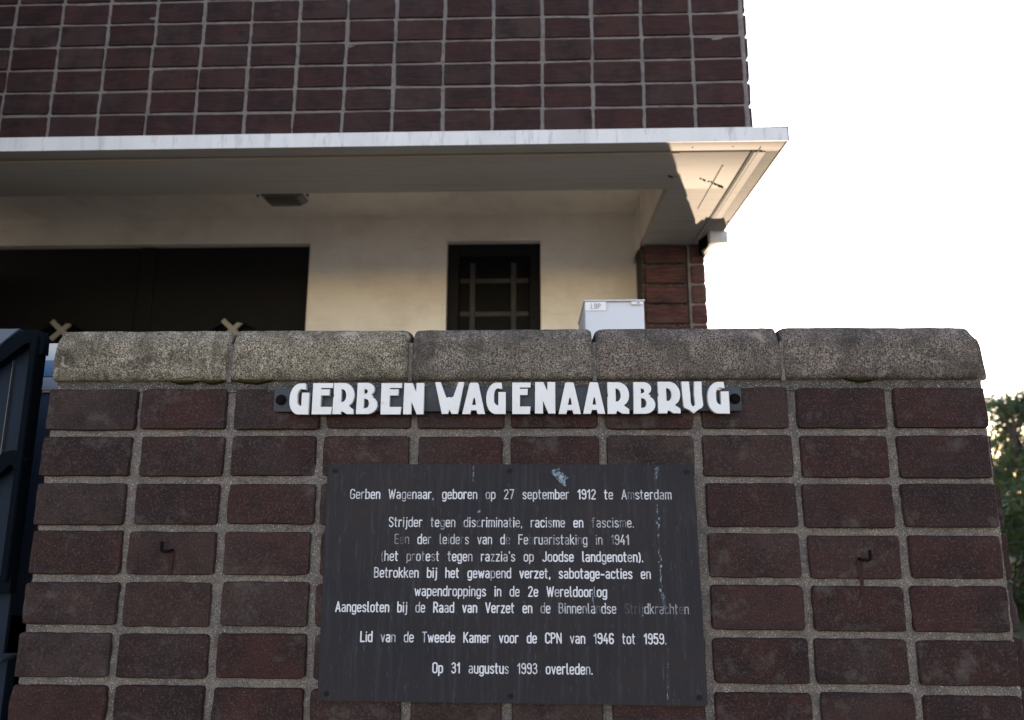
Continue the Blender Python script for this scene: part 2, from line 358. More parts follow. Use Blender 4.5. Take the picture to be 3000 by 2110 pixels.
# coping stones: profile swept along x with rough, rounded ends
def coping(x0, x1, mat, seed, tilt=0., ragged=False):
    prof = [(.27, .262), (.05, .262), (.004, .2645), (-.009, .268), (-.0145, .276), (-.0165, .290), (-.0170, .310), (-.0168, .330), (-.0163, .347), (-.0148, .3555), (-.0115, .3635), (-.006, .3735), (.001, .3840), (.008, .3905), (.022, .3920), (.05, .3922), (.12, .3922), (.27, .3915)]
    xs = [0, .004, .010, .02] + [.02+(x1-x0-.04)*i/26 for i in range(1, 26)] + [x1-x0-.02, x1-x0-.010, x1-x0-.004, x1-x0]
    vs = []; n = len(prof)
    for xi in xs:
        e = min(xi, x1-x0-xi); s = (1-min(e/.010, 1))**2
        for i, (y, z) in enumerate(prof):
            x = x0+xi
            s2 = (1-min(e/.022, 1))**2*(0 if (ragged and xi > .2) else 1)
            yy = y + s*.010*(1 if y < .03 else 0) + s2*.003*(1 if .33 < z and y < .03 else 0); zz = z - s*.0035*(1 if z > .33 else 0) - s2*.0025*(1 if z > .37 else 0)
            if ragged and x > x1-.020:
                t = (x-(x1-.020))/.020
                if z > .37: zz -= .013*t*t
            q = .0022 if y < .1 else .0006
            yy += nz(x*22, z*40, seed)*q*1.0+nz(x*80, z*90, seed+2)*q*.8
            zz += nz(x*14, y*60, seed+6)*q*.5+nz(x*95, y*90+z*60, seed+1)*q*.5+tilt*(xi/(x1-x0)-.5)
            vs.append((x, yy, zz))
    k = len(xs)
    fs = [(a*n+i, a*n+i+1, (a+1)*n+i+1, (a+1)*n+i) for a in range(k-1) for i in range(n-1)] + [(a*n+n-1, a*n, (a+1)*n, (a+1)*n+n-1) for a in range(k-1)]
    fs += [tuple(range(n)), tuple((k-1)*n+i for i in range(n-1, -1, -1))]
    m = MB(); m.add(vs, fs)
    return m.obj('coping_stone', mat, wall, 50)
CJ = [-1.158, -.727, -.293, .143, .581, 1.030]
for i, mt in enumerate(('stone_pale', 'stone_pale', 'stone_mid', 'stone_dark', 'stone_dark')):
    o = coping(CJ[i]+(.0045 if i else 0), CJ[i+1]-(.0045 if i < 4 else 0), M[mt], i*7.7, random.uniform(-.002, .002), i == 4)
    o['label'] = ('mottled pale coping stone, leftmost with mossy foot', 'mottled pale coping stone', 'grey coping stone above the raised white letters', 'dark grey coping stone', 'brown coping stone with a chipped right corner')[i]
mm = MB()
for x in CJ[1:5]: mm.box(x-.0048, x+.0048, -.0060, .26, .262, .356, .001)
mm.obj('coping_joint', M['mortar'], wall)
m = MB(); b = bmesh.new()                       # broken return piece at the right end
m.prism([(1.020, .262), (1.038, .262), (1.056, .266), (1.057, .280), (1.054, .305), (1.051, .345), (1.046, .362), (1.034, .368), (1.020, .366)], 'y', .012, .25, .002)
m.obj('coping_return', M['stone_dark'], wall, 40)
b.free()
mm = MB()                                         # moss in the shadow line under the coping
for x0, x1, seed in ((-.875, -.800, 1), (-.80, -.735, 5), (-.72, -.62, 9), (.72, .80, 3)):
    n_ = 14; vs = []
    for i in range(n_+1):
        t = i/n_; x = x0+(x1-x0)*t; d = math.sin(math.pi*t)**.7*(.009+.007*abs(nz(x*70, seed, 2)))
        vs += [(x, -.006, .268), (x, -.008, .268-d*.6), (x, .000, .268-d)]
    mm.add(vs, [(i*3+j, i*3+j+1, i*3+j+4, i*3+j+3) for i in range(n_) for j in range(2)])
mm.obj('moss', M['moss'], wall, 60)
# rusty hooks (thing of their own, hammered into bricks) and the rust streak below each
def hook(x, z, s, label):
    t = thing('iron_hook', label, 'hook', (x, 0, z), 'rusty iron hooks in the wall')
    MB().tube([(x, .01, z), (x, -.006, z), (x, -.010, z), (x+s*.004, -.013, z-.001), (x+s*.014, -.014, z-.002), (x+s*.018, -.014, z+.000), (x+s*.019, -.014, z+.004), (x+s*.0195, -.014, z+.020)], .0036, 8).obj('hook_rod', M['iron'], t, 50)
    m = MB(); n_ = 12; m.add([(x+math.cos(a*2*math.pi/n_)*.007, -.0045, z+math.sin(a*2*math.pi/n_)*.006) for a in range(n_)] , [tuple(range(n_))])
    return t
hook(-.829, -.126, -1, 'black iron hook in the brick left of the dark plaque')
hook(.719, -.138, 1, 'black iron hook in the brick right of the dark plaque')
mm = MB()
for x, z, l in ((-.829, -.128, .052), (.719, -.140, .075)):
    for i in range(1):
        vs = []; k = 12
        for j in range(k+1):
            t = j/k; ww = (.0035*(1-t)+.0028)*(1+.5*nz(j*.7, x, 3)); vs += [(x-ww, -.0049, z-l*t), (x+ww, -.0049, z-l*t)]
        mm.add(vs, [(2*j, 2*j+1, 2*j+3, 2*j+2) for j in range(k)])
n = N('rust_streak', .9, .1); n.col(n.mix(n.noise(150, 3), (.022, .013, .011), (.045, .022, .017))); M['streak'] = n.m
mm.obj('rust_streak', M['streak'], wall)

# ------------------------------------------------------------------ raised letters on their bar
sign = thing('name_sign', 'raised white capital letters on a slate bar fixed under the coping stones', 'sign', (-.06, -.01, .18))
m = MB(); m.box(-.612, .478, -.017, -.006, .190, .247, .0025); m.obj('backing_bar', M['barslate'], sign, 40)
for x in (-.594, .462):
    m = MB(); m.prism([(x+.0085*math.cos(a*math.pi/3), .218+.0085*math.sin(a*math.pi/3)) for a in range(6)], 'y', -.024, -.016, .001)
    m.tube([(x, -.0165, .218), (x, -.0195, .218)], .0125, 20); m.obj('bolt', M['iron'], sign, 40)
def arc(cx, cz, rx, rz, a0, a1, k=8):
    return [(cx+rx*math.cos(math.radians(a0+(a1-a0)*i/k)), cz+rz*math.sin(math.radians(a0+(a1-a0)*i/k))) for i in range(k+1)]
# outlines in a unit box (width 1, height 1), outer first, then counters
GL = {
 'G': [[(1, 0), (1, .70), (.62, .70), (.62, .285), (.54, .285)] + arc(.60, .44, .20, .155, 250, 180, 4) + [(.40, .62)] + arc(.62, .62, .22, .20, 180, 100, 5) + [(.72, .80), (.82, .80), (.78, 1.0)] + arc(.52, .52, .52, .48, 80, 180, 10)[1:] + arc(.50, .44, .50, .44, 185, 262, 8)],
 'E': [[(0, 0), (.96, 0), (1, .24), (.42, .24), (.42, .36), (.43, .60), (.83, .60), (.85, .80), (.42, .80), (.42, .84), (1, .84), (1, 1), (0, 1)]],
 'R': [[(0, 0), (.40, 0), (.40, .05), (.44, .09), (.50, .08), (.66, .005), (.99, .0), (.98, .15), (.84, .22), (.77, .25), (.78, .29)] + arc(.50, .60, .50, .40, -42, 84, 12) + [(.42, 1), (.02, 1), (.02, .66), (.05, .60), (.01, .52)],
       arc(.42, .59, .20, .205, -70, 70, 8) + [(.385, .80), (.385, .39)]],
 'B': [[(0, 0), (.52, 0)] + arc(.52, .29, .48, .29, -80, 60, 10) + [(.79, .585)] + arc(.48, .79, .36, .21, -55, 84, 9) + [(.44, 1), (.03, 1), (.02, .5)],
       [(.35, .18)] + arc(.44, .335, .16, .15, -60, 70, 6) + [(.36, .49)],
       [(.36, .64)] + arc(.43, .72, .09, .07, -60, 60, 4) + [(.36, .80)]],
 'N': [[(0, 0), (.40, 0), (.40, .40), (.66, 0), (1, 0), (1, 1), (.62, 1), (.61, .72), (.42, 1), (.02, 1)]],
 'W': [[(.25, 0), (.46, 0), (.515, .13), (.58, 0), (.80, 0), (1, 1), (.80, 1), (.64, .55), (.58, .515), (.48, .53), (.40, .50), (.19, 1), (0, 1)]],
 'A': [[(0, 0), (.35, 0), (.40, .12), (.62, .12), (.67, 0), (1, 0), (.70, .97), (.66, 1), (.36, 1), (.31, .97)],
       [(.43, .29), (.60, .29), (.56, .47), (.52, .53), (.48, .47)]],
 'U': [[(.05, .25), (.10, .17), (.30, .11), (.44, .04), (.54, 0), (.62, .05), (.76, .11), (.93, .17), (1, .25), (.96, .60), (.97, 1), (.62, 1), (.58, .6), (.61, .34)] + arc(.52, .32, .10, .10, 0, -180, 6) + [(.40, .34), (.40, .6), (.36, 1), (0, 1), (.02, .6)]],
}
def letter_mesh(ch, x0, x1, z0, z1, y0, y1, mb):
    """fill outline with counters via a 2D curve, turned into a mesh with a soft edge"""
    cu = bpy.data.curves.new('t', 'CURVE'); cu.dimensions = '2D'; cu.fill_mode = 'BOTH'; cu.extrude = (y1-y0)/2-.0007; cu.bevel_depth = .0007; cu.bevel_resolution = 1; cu.offset = -.0007
    for L in GL[ch]:
        L = [(x0+u*(x1-x0), z0+v*(z1-z0)) for u, v in L]
        s = cu.splines.new('POLY'); s.points.add(len(L)-1); s.use_cyclic_u = True
        for p, (u, v) in zip(s.points, L): p.co = (u, v, 0, 1)
    ob = bpy.data.objects.new('t', cu)
    COL.objects.link(ob)
    me = bpy.data.meshes.new_from_object(ob.evaluated_get(bpy.context.evaluated_depsgraph_get()))
    yc = (y0+y1)/2
    mb.add([(v.co.x, yc-v.co.z, v.co.y) for v in me.vertices], [tuple(p.vertices) for p in me.polygons])
    bpy.data.objects.remove(ob); bpy.data.curves.remove(cu); bpy.data.meshes.remove(me)
LET = [('G', -0.5699, -0.5239), ('E', -0.5161, -0.4689), ('R', -0.4676, -0.4179), ('B', -0.4127, -0.3631), ('E', -0.3553, -0.3072), ('N', -0.3027, -0.2552), ('W', -0.2298, -0.1619), ('A', -0.1658, -0.1128), ('G', -0.1102, -0.0651), ('E', -0.0503, -0.0077), ('N', 0.0019, 0.0492), ('A', 0.0561, 0.1077), ('A', 0.1126, 0.1631), ('R', 0.1685, 0.2188), ('B', 0.2278, 0.278), ('R', 0.284, 0.3354), ('U', 0.3395, 0.3868), ('G', 0.3976, 0.4461)]
for i, (ch, a, b) in enumerate(LET):
    m = MB(); dz = random.uniform(-.0008, .0008)
    letter_mesh(ch, a, b, .1826+dz, .2560+dz+(.001 if ch in 'W' else 0), -.030, -.0165, m)
    m.obj('letter', M['white'], sign, 35)
ra = MB(); ra.add([(-.3505+.0035*math.cos(a), -.0306, .2085+.0016*math.sin(a)) for a in [i*.7 for i in range(9)]], [tuple(range(9))])
rb = MB(); rb.add([(.4235+.006*math.cos(a)*(1+.2*math.sin(3*a)), -.0306, .2385+.0022*math.sin(a)) for a in [i*.7 for i in range(9)]], [tuple(range(9))])
n = N('rust_mark', .9, .1); n.col(n.mix(n.noise(300), (.50, .36, .22), (.66, .54, .42))); ra.obj('rust_mark', n.m, sign); rb.obj('rust_mark', n.m, sign)

# ------------------------------------------------------------------ memorial plaque with inscription
plq = thing('memorial_plaque', 'large dark metal plaque with faded white lettering screwed to the brick wall', 'plaque', (-.055, -.006, -.443))
m = MB(); m.prism([(-.4735, -.4405), (.3685, -.4425), (.3615, .0685), (-.4765, .0685)], 'y', -.014, -.0055, .0012); m.obj('plate', M['plate'], plq, 40)
for x, z in ((-.459, .054), (-.056, .054), (.346, .052), (-.454, -.425), (-.053, -.426), (.351, -.425)):
    m = MB(); m.disc(x, z, .0052, -.0168, -.0135, 16); m.tube([(x, -.0172, z), (x, -.0150, z)], .0031, 10); m.obj('screw', M['plate_screw'], plq, 40)
# stroke glyphs: (advance, [polylines]); cap height 1, x-height .72
def o_(cx, cz, rx, rz, a0=0, a1=360, k=12): return arc(cx, cz, rx, rz, a0, a1, k)
X = .70
def bowl(x0=0., w=.40): # closed narrow lowercase bowl
    return [(x0, .17)] + arc(x0+w/2, .17, w/2, .17, 180, 360, 8) + [(x0+w, X-.17)] + arc(x0+w/2, X-.17, w/2, .17, 0, 180, 8) + [(x0, .17)]
ntop = arc(.19, X-.17, .19, .17, 180, 0, 8)
S = {
 'a': (.40, [[(.03, X-.06)] + arc(.19, X-.17, .19, .17, 130, 0, 6) + [(.38, 0)], [(.38, X-.32), (.18, X-.32)] + arc(.18, .19, .18, .19, 90, 270, 8) + [(.24, 0), (.38, .12)]]),
 'b': (.40, [bowl(), [(0, 0), (0, 1.02)]]), 'd': (.40, [bowl(), [(.40, 0), (.40, 1.02)]]), 'o': (.40, [bowl()]),
 'c': (.36, [[(.36, X-.14)] + arc(.19, X-.17, .19, .17, 20, 180, 7) + [(0, .17)] + arc(.19, .17, .19, .17, 180, 340, 7)]),
 'e': (.39, [[(0, .36), (.39, .36), (.39, X-.17)] + arc(.195, X-.17, .195, .17, 0, 180, 8) + [(0, .17)] + arc(.195, .17, .195, .17, 180, 335, 7)]),
 'f': (.30, [[(.30, 1.0), (.22, 1.02)] + arc(.22, .88, .13, .14, 90, 180, 5) + [(.09, 0)], [(-.04, X), (.26, X)]]),
 'g': (.40, [bowl(), [(.40, X), (.40, -.10)] + arc(.20, -.10, .20, .17, 0, -150, 7)]),
 'h': (.38, [[(0, 0), (0, 1.02)], [(0, X-.17)] + ntop + [(.38, 0)]]),
 'i': (.06, [[(.03, 0), (.03, X)], [(.03, .93), (.03, .97)]]), 'j': (.14, [[(.12, X), (.12, -.12)] + arc(.0, -.12, .12, .14, 0, -90, 4), [(.12, .93), (.12, .97)]]),
 'k': (.38, [[(0, 0), (0, 1.02)], [(.36, X), (.02, .34)], [(.12, .42), (.38, 0)]]),
 'l': (.15, [[(.02, 1.02), (.02, .14)] + arc(.14, .14, .12, .14, 180, 270, 4)]),
 'm': (.62, [[(0, 0), (0, X)], [(0, X-.15)] + arc(.155, X-.15, .155, .15, 180, 0, 7) + [(.31, 0)], [(.31, X-.15)] + arc(.465, X-.15, .155, .15, 180, 0, 7) + [(.62, 0)]]),
 'n': (.38, [[(0, 0), (0, X)], [(0, X-.17)] + ntop + [(.38, 0)]]), 'p': (.40, [bowl(), [(0, X), (0, -.27)]]),
 'r': (.27, [[(0, 0), (0, X)], [(0, X-.18)] + arc(.19, X-.18, .19, .18, 180, 65, 6)]),
 's': (.36, [[(.35, X-.12)] + arc(.18, X-.165, .17, .165, 25, 215, 8) + [(.20, X/2), (.33, .24)] + arc(.18, .17, .18, .17, 25, -155, 8)]),
 't': (.26, [[(.07, .96), (.07, .14)] + arc(.18, .14, .11, .14, 180, 280, 4), [(-.04, X), (.24, X)]]),
 'u': (.38, [[(0, X), (0, .17)] + arc(.19, .17, .19, .17, 180, 360, 8) + [(.38, X)], [(.38, .17), (.38, 0)]]),
 'v': (.38, [[(0, X), (.19, 0), (.38, X)]]), 'w': (.58, [[(0, X), (.145, 0), (.29, X*.85), (.435, 0), (.58, X)]]),
 'z': (.36, [[(0, X), (.35, X), (0, 0), (.36, 0)]]), 'y': (.38, [[(0, X), (.19, 0)], [(.38, X), (.12, -.27)]]),
 'G': (.46, [[(.45, .82)] + arc(.23, .79, .23, .21, 20, 180, 8) + [(0, .21)] + arc(.23, .21, .23, .21, 180, 360, 8) + [(.46, .46), (.27, .46)]]),
 'W': (.70, [[(0, 1), (.175, 0), (.35, .9), (.525, 0), (.70, 1)]]), 'A': (.50, [[(0, 0), (.25, 1), (.50, 0)], [(.08, .30), (.42, .30)]]),
 'S': (.44, [[(.43, .83)] + arc(.22, .77, .21, .23, 20, 210, 8) + [(.22, .52), (.40, .36)] + arc(.22, .23, .22, .23, 30, -160, 8)]),
 'E': (.40, [[(.40, 0), (0, 0), (0, 1), (.40, 1)], [(0, .52), (.34, .52)]]), 'F': (.40, [[(0, 0), (0, 1), (.40, 1)], [(0, .52), (.34, .52)]]),
 'J': (.40, [[(.38, 1), (.38, .20)] + arc(.19, .20, .19, .20, 0, -160, 7)]),
 'B': (.44, [[(0, 0), (0, 1), (.22, 1)] + arc(.22, .77, .19, .23, 90, -90, 8) + [(0, .54)], [(.22, .54)] + arc(.22, .27, .22, .27, 90, -90, 8) + [(0, 0)]]),
 'L': (.38, [[(0, 1), (0, 0), (.38, 0)]]), 'T': (.44, [[(0, 1), (.44, 1)], [(.22, 1), (.22, 0)]]),
 'K': (.44, [[(0, 0), (0, 1)], [(.42, 1), (.02, .42)], [(.13, .55), (.44, 0)]]),
 'C': (.42, [[(.42, .80)] + arc(.22, .78, .22, .22, 10, 180, 8) + [(0, .22)] + arc(.22, .22, .22, .22, 180, 350, 8)]),
 'P': (.42, [[(0, 0), (0, 1), (.20, 1)] + arc(.20, .75, .22, .25, 90, -90, 8) + [(0, .50)]]),
 'R': (.44, [[(0, 0), (0, 1), (.20, 1)] + arc(.20, .75, .22, .25, 90, -90, 8) + [(0, .50)], [(.20, .50), (.44, 0)]]),
 'N': (.46, [[(0, 0), (0, 1), (.46, 0), (.46, 1)]]), 'V': (.48, [[(0, 1), (.24, 0), (.48, 1)]]),
 'O': (.46, [[(0, .21)] + arc(.23, .21, .23, .21, 180, 360, 8) + [(.46, .79)] + arc(.23, .79, .23, .21, 0, 180, 8) + [(0, .21)]]),
 '1': (.24, [[(0, .76), (.20, 1), (.20, 0)]]), '2': (.42, [arc(.21, .77, .20, .23, 165, -30, 8) + [(0, 0), (.42, 0)]]),
 '3': (.42, [[(.02, .85)] + arc(.20, .77, .19, .23, 150, -90, 9) + [(.14, .54)], [(.20, .54)] + arc(.20, .27, .22, .27, 90, -155, 9)]),
 '4': (.44, [[(.26, 1), (0, .30), (.44, .30)], [(.33, .52), (.33, 0)]]),
 '5': (.42, [[(.38, 1), (.04, 1), (.02, .55)] + arc(.20, .33, .22, .33, 125, -150, 9)]),
 '6': (.42, [[(.40, .85)] + arc(.21, .75, .21, .25, 30, 180, 6) + [(0, .25)] + arc(.21, .25, .21, .25, 180, 540, 14)]),
 '7': (.42, [[(0, 1), (.42, 1), (.14, 0)]]),
 '9': (.42, [[(.02, .15)] + arc(.21, .25, .21, .25, 210, 360, 6) + [(.42, .75)] + arc(.21, .75, .21, .25, 0, 360, 14)]),
 '.': (.05, [[(.02, 0), (.02, .05)]]), ',': (.05, [[(.03, .05), (.03, 0), (.0, -.12)]]), "'": (.05, [[(.03, 1.0), (.02, .82)]]),
 '(': (.16, [arc(.32, .42, .30, .66, 130, 230, 7)]), ')': (.16, [arc(-.16, .42, .30, .66, 50, -50, 7)]), '-': (.34, [[(0, .36), (.08, .41), (.24, .35), (.32, .40)]]),
}
def ribbon(mb, pts, hw, y, wear):
    """stroke with round caps, 0.4 mm proud of the plate"""
    for (xa, za), (xb, zb) in zip(pts, pts[1:]):
        d = Vector((xb-xa, zb-za)); L = d.length
        if L < 1e-6: continue
        d /= L; p = Vector((-d.y, d.x)); vs = []
        for s_, c in ((-1, Vector((xa, za))), (1, Vector((xb, zb)))):
            for q in range(5):
                an = math.pi*(q/4-.5); v = c+(d*s_*math.cos(an)+p*math.sin(an)*s_)*hw
                vs.append((v.x, y+random.uniform(-.00002, .00002), v.y))
        mb.add(vs, [tuple(range(10))], wear)
CAPH = .0202
LINES = [
 (-.4200, .3079, -.0087, "Gerben Wagenaar, geboren op 27 september 1912 te Amsterdam", [.72, .76, .78, .58, .55, .72, .85, .72, .62]),
 (-.3291, .2217, -.0708, "Strijder tegen discriminatie, racisme en fascisme.", [.72, .62, .72, .72, .80, .52]),
 (-.3146, .2100, -.1082, "Een der leiders van de Februaristaking in 1941", [.22, .70, .50, .66, .64, .55, .52, .60]),
 (-.3437, .2398, -.1451, "(het protest tegen razzia's op Joodse landgenoten).", [.70, .70, .80, .78, .55, .98, .95, .70]),
 (-.3582, .2551, -.1810, "Betrokken bij het gewapend verzet, sabotage-acties en", [.76, .98, .98, .88, 1., 1., 1.]),
 (-.2659, .1580, -.2199, "wapendroppings in de 2e Wereldoorlog", [.76, .78, .80, .92, .88]),
 (-.4418, .3405, -.2547, "Aangesloten bij de Raad van Verzet en de Binnenlandse Strijdkrachten.", [1., .98, .92, .95, .88, .92, .84, .80, .60, .40]),
 (-.3833, .2843, -.3172, "Lid van de Tweede Kamer voor de CPN van 1946 tot 1959.", [.98, .94, .96, .96, .95, .96, .96, 1., .98, 1., .80, .92]),
 (-.2225, .1234, -.3802, "Op 31 augustus 1993 overleden.", [.98, .80, .92, .78, .90]),
]
TRACK, SPACE = .215, .86
for x0, x1, zb, txt, wear in LINES:
    tot = 0
    for ch in txt: tot += SPACE if ch == ' ' else S[ch][0]+TRACK
    tot -= TRACK; sx = (x1-x0)/tot
    mb = MB(); x = x0; wi = 0
    for ch in txt:
        if ch == ' ': x += SPACE*sx; wi += 1; continue
        adv, st = S[ch]; wv = wear[min(wi, len(wear)-1)]+random.uniform(-.14, .10)
        if random.random() < .16: wv -= random.uniform(.15, .4)
        hw = CAPH*(.040+.036*max(0, wv))*random.uniform(.93, 1.07)
        for pl in st: ribbon(mb, [(x+u*sx, zb+v*CAPH) for u, v in pl], hw, -.01445, max(.05, wv))
        x += (adv+TRACK)*sx
    mb.obj('inscription_line', M['letterpaint'], plq)
def splat(pts, y=-.0143): m = MB(); m.add([(x, y, z) for x, z in pts], [tuple(range(len(pts)))]); m.obj('bird_dropping', M['dropping'], plq)
def streak(x0, z0, x1, z1, wd, gaps, seed):
    mb = MB(); k = 26
    for i in range(k):
        if nz(i*.55, seed, 1) > gaps: continue
        t0, t1 = i/k, (i+.9)/k
        wa = wd*(.4+abs(nz(i*1.3, seed, 4))*1.6); o1 = nz(i*.9, seed, 7)*wd*1.2
        xa, xb = x0+(x1-x0)*t0+o1, x0+(x1-x0)*t1+o1*.7; za, zb_ = z0+(z1-z0)*t0, z0+(z1-z0)*t1
        mb.add([(xa-wa/2, -.0143, za), (xb-wa*.4, -.0143, zb_), (xb+wa*.4, -.0143, zb_), (xa+wa/2, -.0143, za)], [(0, 1, 2, 3)])
    mb.obj('drip_streak', M['dropping'], plq)
splat([(.037, .052), (.042, .056), (.050, .058), (.058, .060), (.056, .054), (.064, .050), (.071, .044), (.078, .039), (.077, .035), (.070, .034), (.0715, .026), (.072, .019), (.066, .021), (.058, .028), (.048, .039)])
streak(.279, .064, .276, .036, .006, .5, 2); streak(.276, -.02, .279, -.21, .0042, .18, 5); streak(.280, -.21, .285, -.245, .007, .3, 8)
streak(-.139, .066, -.140, .03, .003, .25, 3); streak(.126, -.205, .130, -.245, .0035, .4, 11); splat([(-.130, -.036), (-.126, -.033), (-.122, -.035), (-.123, -.039), (-.128, -.040)])
streak(.287, -.355, .283, -.43, .0022, .05, 17)

# ------------------------------------------------------------------ house
FY = 1.1585
house = thing('brick_house', 'dark brick house with a white edged canopy and cream porch behind the wall', 'house', (-1.6, 3.4, TZ))
mb = MB(); k = 0; st_ = MB()
for r in range(-9, 7):
    zt = 1.8818+(3-r)*.1124; zb = zt-.1124
    for c in range(-11, 15):
        xa = -.6163+(c-1-7)*.22; xb = xa+.22; k += 1
        jx = .0075+random.uniform(-.0014, .002); off = random.uniform(-.003, .003); oz = random.uniform(-.0013, .0013)
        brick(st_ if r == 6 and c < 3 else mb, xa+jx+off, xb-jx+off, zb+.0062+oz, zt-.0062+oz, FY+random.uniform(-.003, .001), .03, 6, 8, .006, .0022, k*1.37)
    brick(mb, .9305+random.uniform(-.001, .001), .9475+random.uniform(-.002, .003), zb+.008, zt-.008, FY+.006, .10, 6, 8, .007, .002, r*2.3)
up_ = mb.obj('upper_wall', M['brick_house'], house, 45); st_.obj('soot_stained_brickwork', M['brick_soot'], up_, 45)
mm = MB(); mortar_sheet(mm, -4.8, .936, 1.40, 3.36, FY+.006, .03, .0015); mm.box(-4.8, .936, FY+.009, 4.3, 1.745, 3.36); mm.box(-4.8, .936, FY+.009, 1.374, 1.425, 1.744); mm.obj('mortar', M['mortar_house'], up_, 60)
m = MB(); m.box(-4.9, 1.0, FY-.06, 4.4, 3.36, 3.44, .005); m.obj('roof', M['roof'], house)
# canopy: boards with a gap line, white metal edge
Z = 1.370
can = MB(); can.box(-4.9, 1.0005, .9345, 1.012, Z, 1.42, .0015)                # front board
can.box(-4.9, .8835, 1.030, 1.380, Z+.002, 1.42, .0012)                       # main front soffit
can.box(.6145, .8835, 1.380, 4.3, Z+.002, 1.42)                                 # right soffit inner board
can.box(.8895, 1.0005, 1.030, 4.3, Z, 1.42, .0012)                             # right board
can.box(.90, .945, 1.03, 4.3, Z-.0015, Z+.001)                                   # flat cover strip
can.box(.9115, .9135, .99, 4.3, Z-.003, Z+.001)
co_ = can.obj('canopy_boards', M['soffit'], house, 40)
m = MB(); m.box(-4.9, .60, 1.0295, 1.0325, Z-.003, Z+.004); m.obj('highlight_bead', M['edge_highlight'], co_)  # pale strip added as the bright highlight along the groove edge
m = MB(); m.box(.9275, .9995, 1.0115, 1.031, Z+.001, 1.41); m.box(.8015, .8065, 1.15, 1.605, Z-.0012, Z+.003, .0008); m.obj('board_patch', M['soffit'], co_)
m = MB(); m.box(-4.9, 1.0, 1.008, 1.034, 1.400, 1.416); m.box(.880, .893, 1.02, 4.3, 1.384, 1.399); m.obj('board_gap', M['gap_shade'], co_)  # groove floor coloured dark brown to stand for its shade
m = MB()
m.prism([(.930, 1.3655), (.9345, 1.3655), (.9345, 1.421), (1.16, 1.424), (1.16, 1.4275), (.930, 1.4255)], 'x', -4.9, 1.0048)
m.prism([(1.0005, 1.3655), (1.0048, 1.3655), (1.0048, 1.4255), (.94, 1.4275), (.94, 1.424), (1.0005, 1.421)], 'y', .930, 4.3)
fa = m.obj('fascia', M['fascia'], house)
m = MB()
for x in (-1.45, .33): m = MB(); m.box(x-.0004, x+.0004, .9291, .9302, 1.3660, 1.4252); m.obj('fascia_joint', M['lampgrey'], fa)
mb = MB()                                                                        # dark crumbs of old nests and screw holes under the canopy
rnd = random.Random(4)
for x0, y0, x1, y1, cnt, rr in ((.585, 1.235, .612, 1.255, 9, .006), (.622, 1.25, .626, 1.252, 2, .004), (.735, 1.272, .80, 1.315, 12, .0055), (.80, 1.315, .862, 1.368, 14, .006), (.845, 1.35, .862, 1.372, 6, .007)):
    mb = MB()
    for i in range(cnt):
        t = rnd.random(); x, y = x0+(x1-x0)*t+rnd.uniform(-.004, .004), y0+(y1-y0)*t+rnd.uniform(-.004, .004); r_ = rr*rnd.uniform(.4, 1)
        b = bmesh.new(); bmesh.ops.create_icosphere(b, subdivisions=1, radius=r_)
        for v in b.verts: v.co = Vector((x+v.co.x*rnd.uniform(.8, 1.2), y+v.co.y*rnd.uniform(.8, 1.2), Z+.001+v.co.z*.7))
        mb.bm(b)
    mb.obj('nest_dirt', M['stainbrown'], co_)
for x, y in ((.64, .985), (.80, .982)): MB().tube([(x, y, Z-.001), (x, y, Z+.002)], .0035, 8).obj('screw_hole', M['stainbrown'], co_)
# porch recess
m = MB(); m.box(-4.8, .6145, 1.380, 2.447, 1.700, 1.74); m.obj('porch_ceiling', M['cream'], house)
m = MB(); m.box(-4.8, .640, 1.376, 1.3795, Z+.004, 1.72)
m.box(.6145, .632, 1.380, 2.16, 1.4205, 1.72); m.box(.6145, .632, 2.16, 2.46, TZ, 1.72); m.box(.606, .6145, 2.195, 2.225, TZ, 1.698, .002); m.obj('porch_side', M['cream'], house)
WY = 2.447
wl = MB()     # cream wall with two openings: garage doors left, small door right
wl.box(-1.375, -.531, WY, WY+.12, TZ, 1.532); wl.box(.045, .616, WY, WY+.12, TZ, 1.532); wl.box(-4.8, .616, WY, WY+.12, 1.532, 1.72)
pw = wl.obj('porch_wall', M['cream'], house)
m = MB(); m.box(-4.8, .61, WY-.010, WY+.001, 1.690, 1.703, .002)
m.box(-.549, -.529, WY-.008, WY+.002, TZ, 1.545, .002); m.box(.043, .063, WY-.008, WY+.002, TZ, 1.545, .002); m.box(-.529, .043, WY-.008, WY+.002, 1.530, 1.545, .002)
m.box(-4.8, -1.368, WY-.008, WY+.002, 1.527, 1.541, .002); m.box(-1.379, -1.366, WY-.008, WY+.002, TZ, 1.5275, .002); m.obj('architrave', M['cream'], pw, 40)
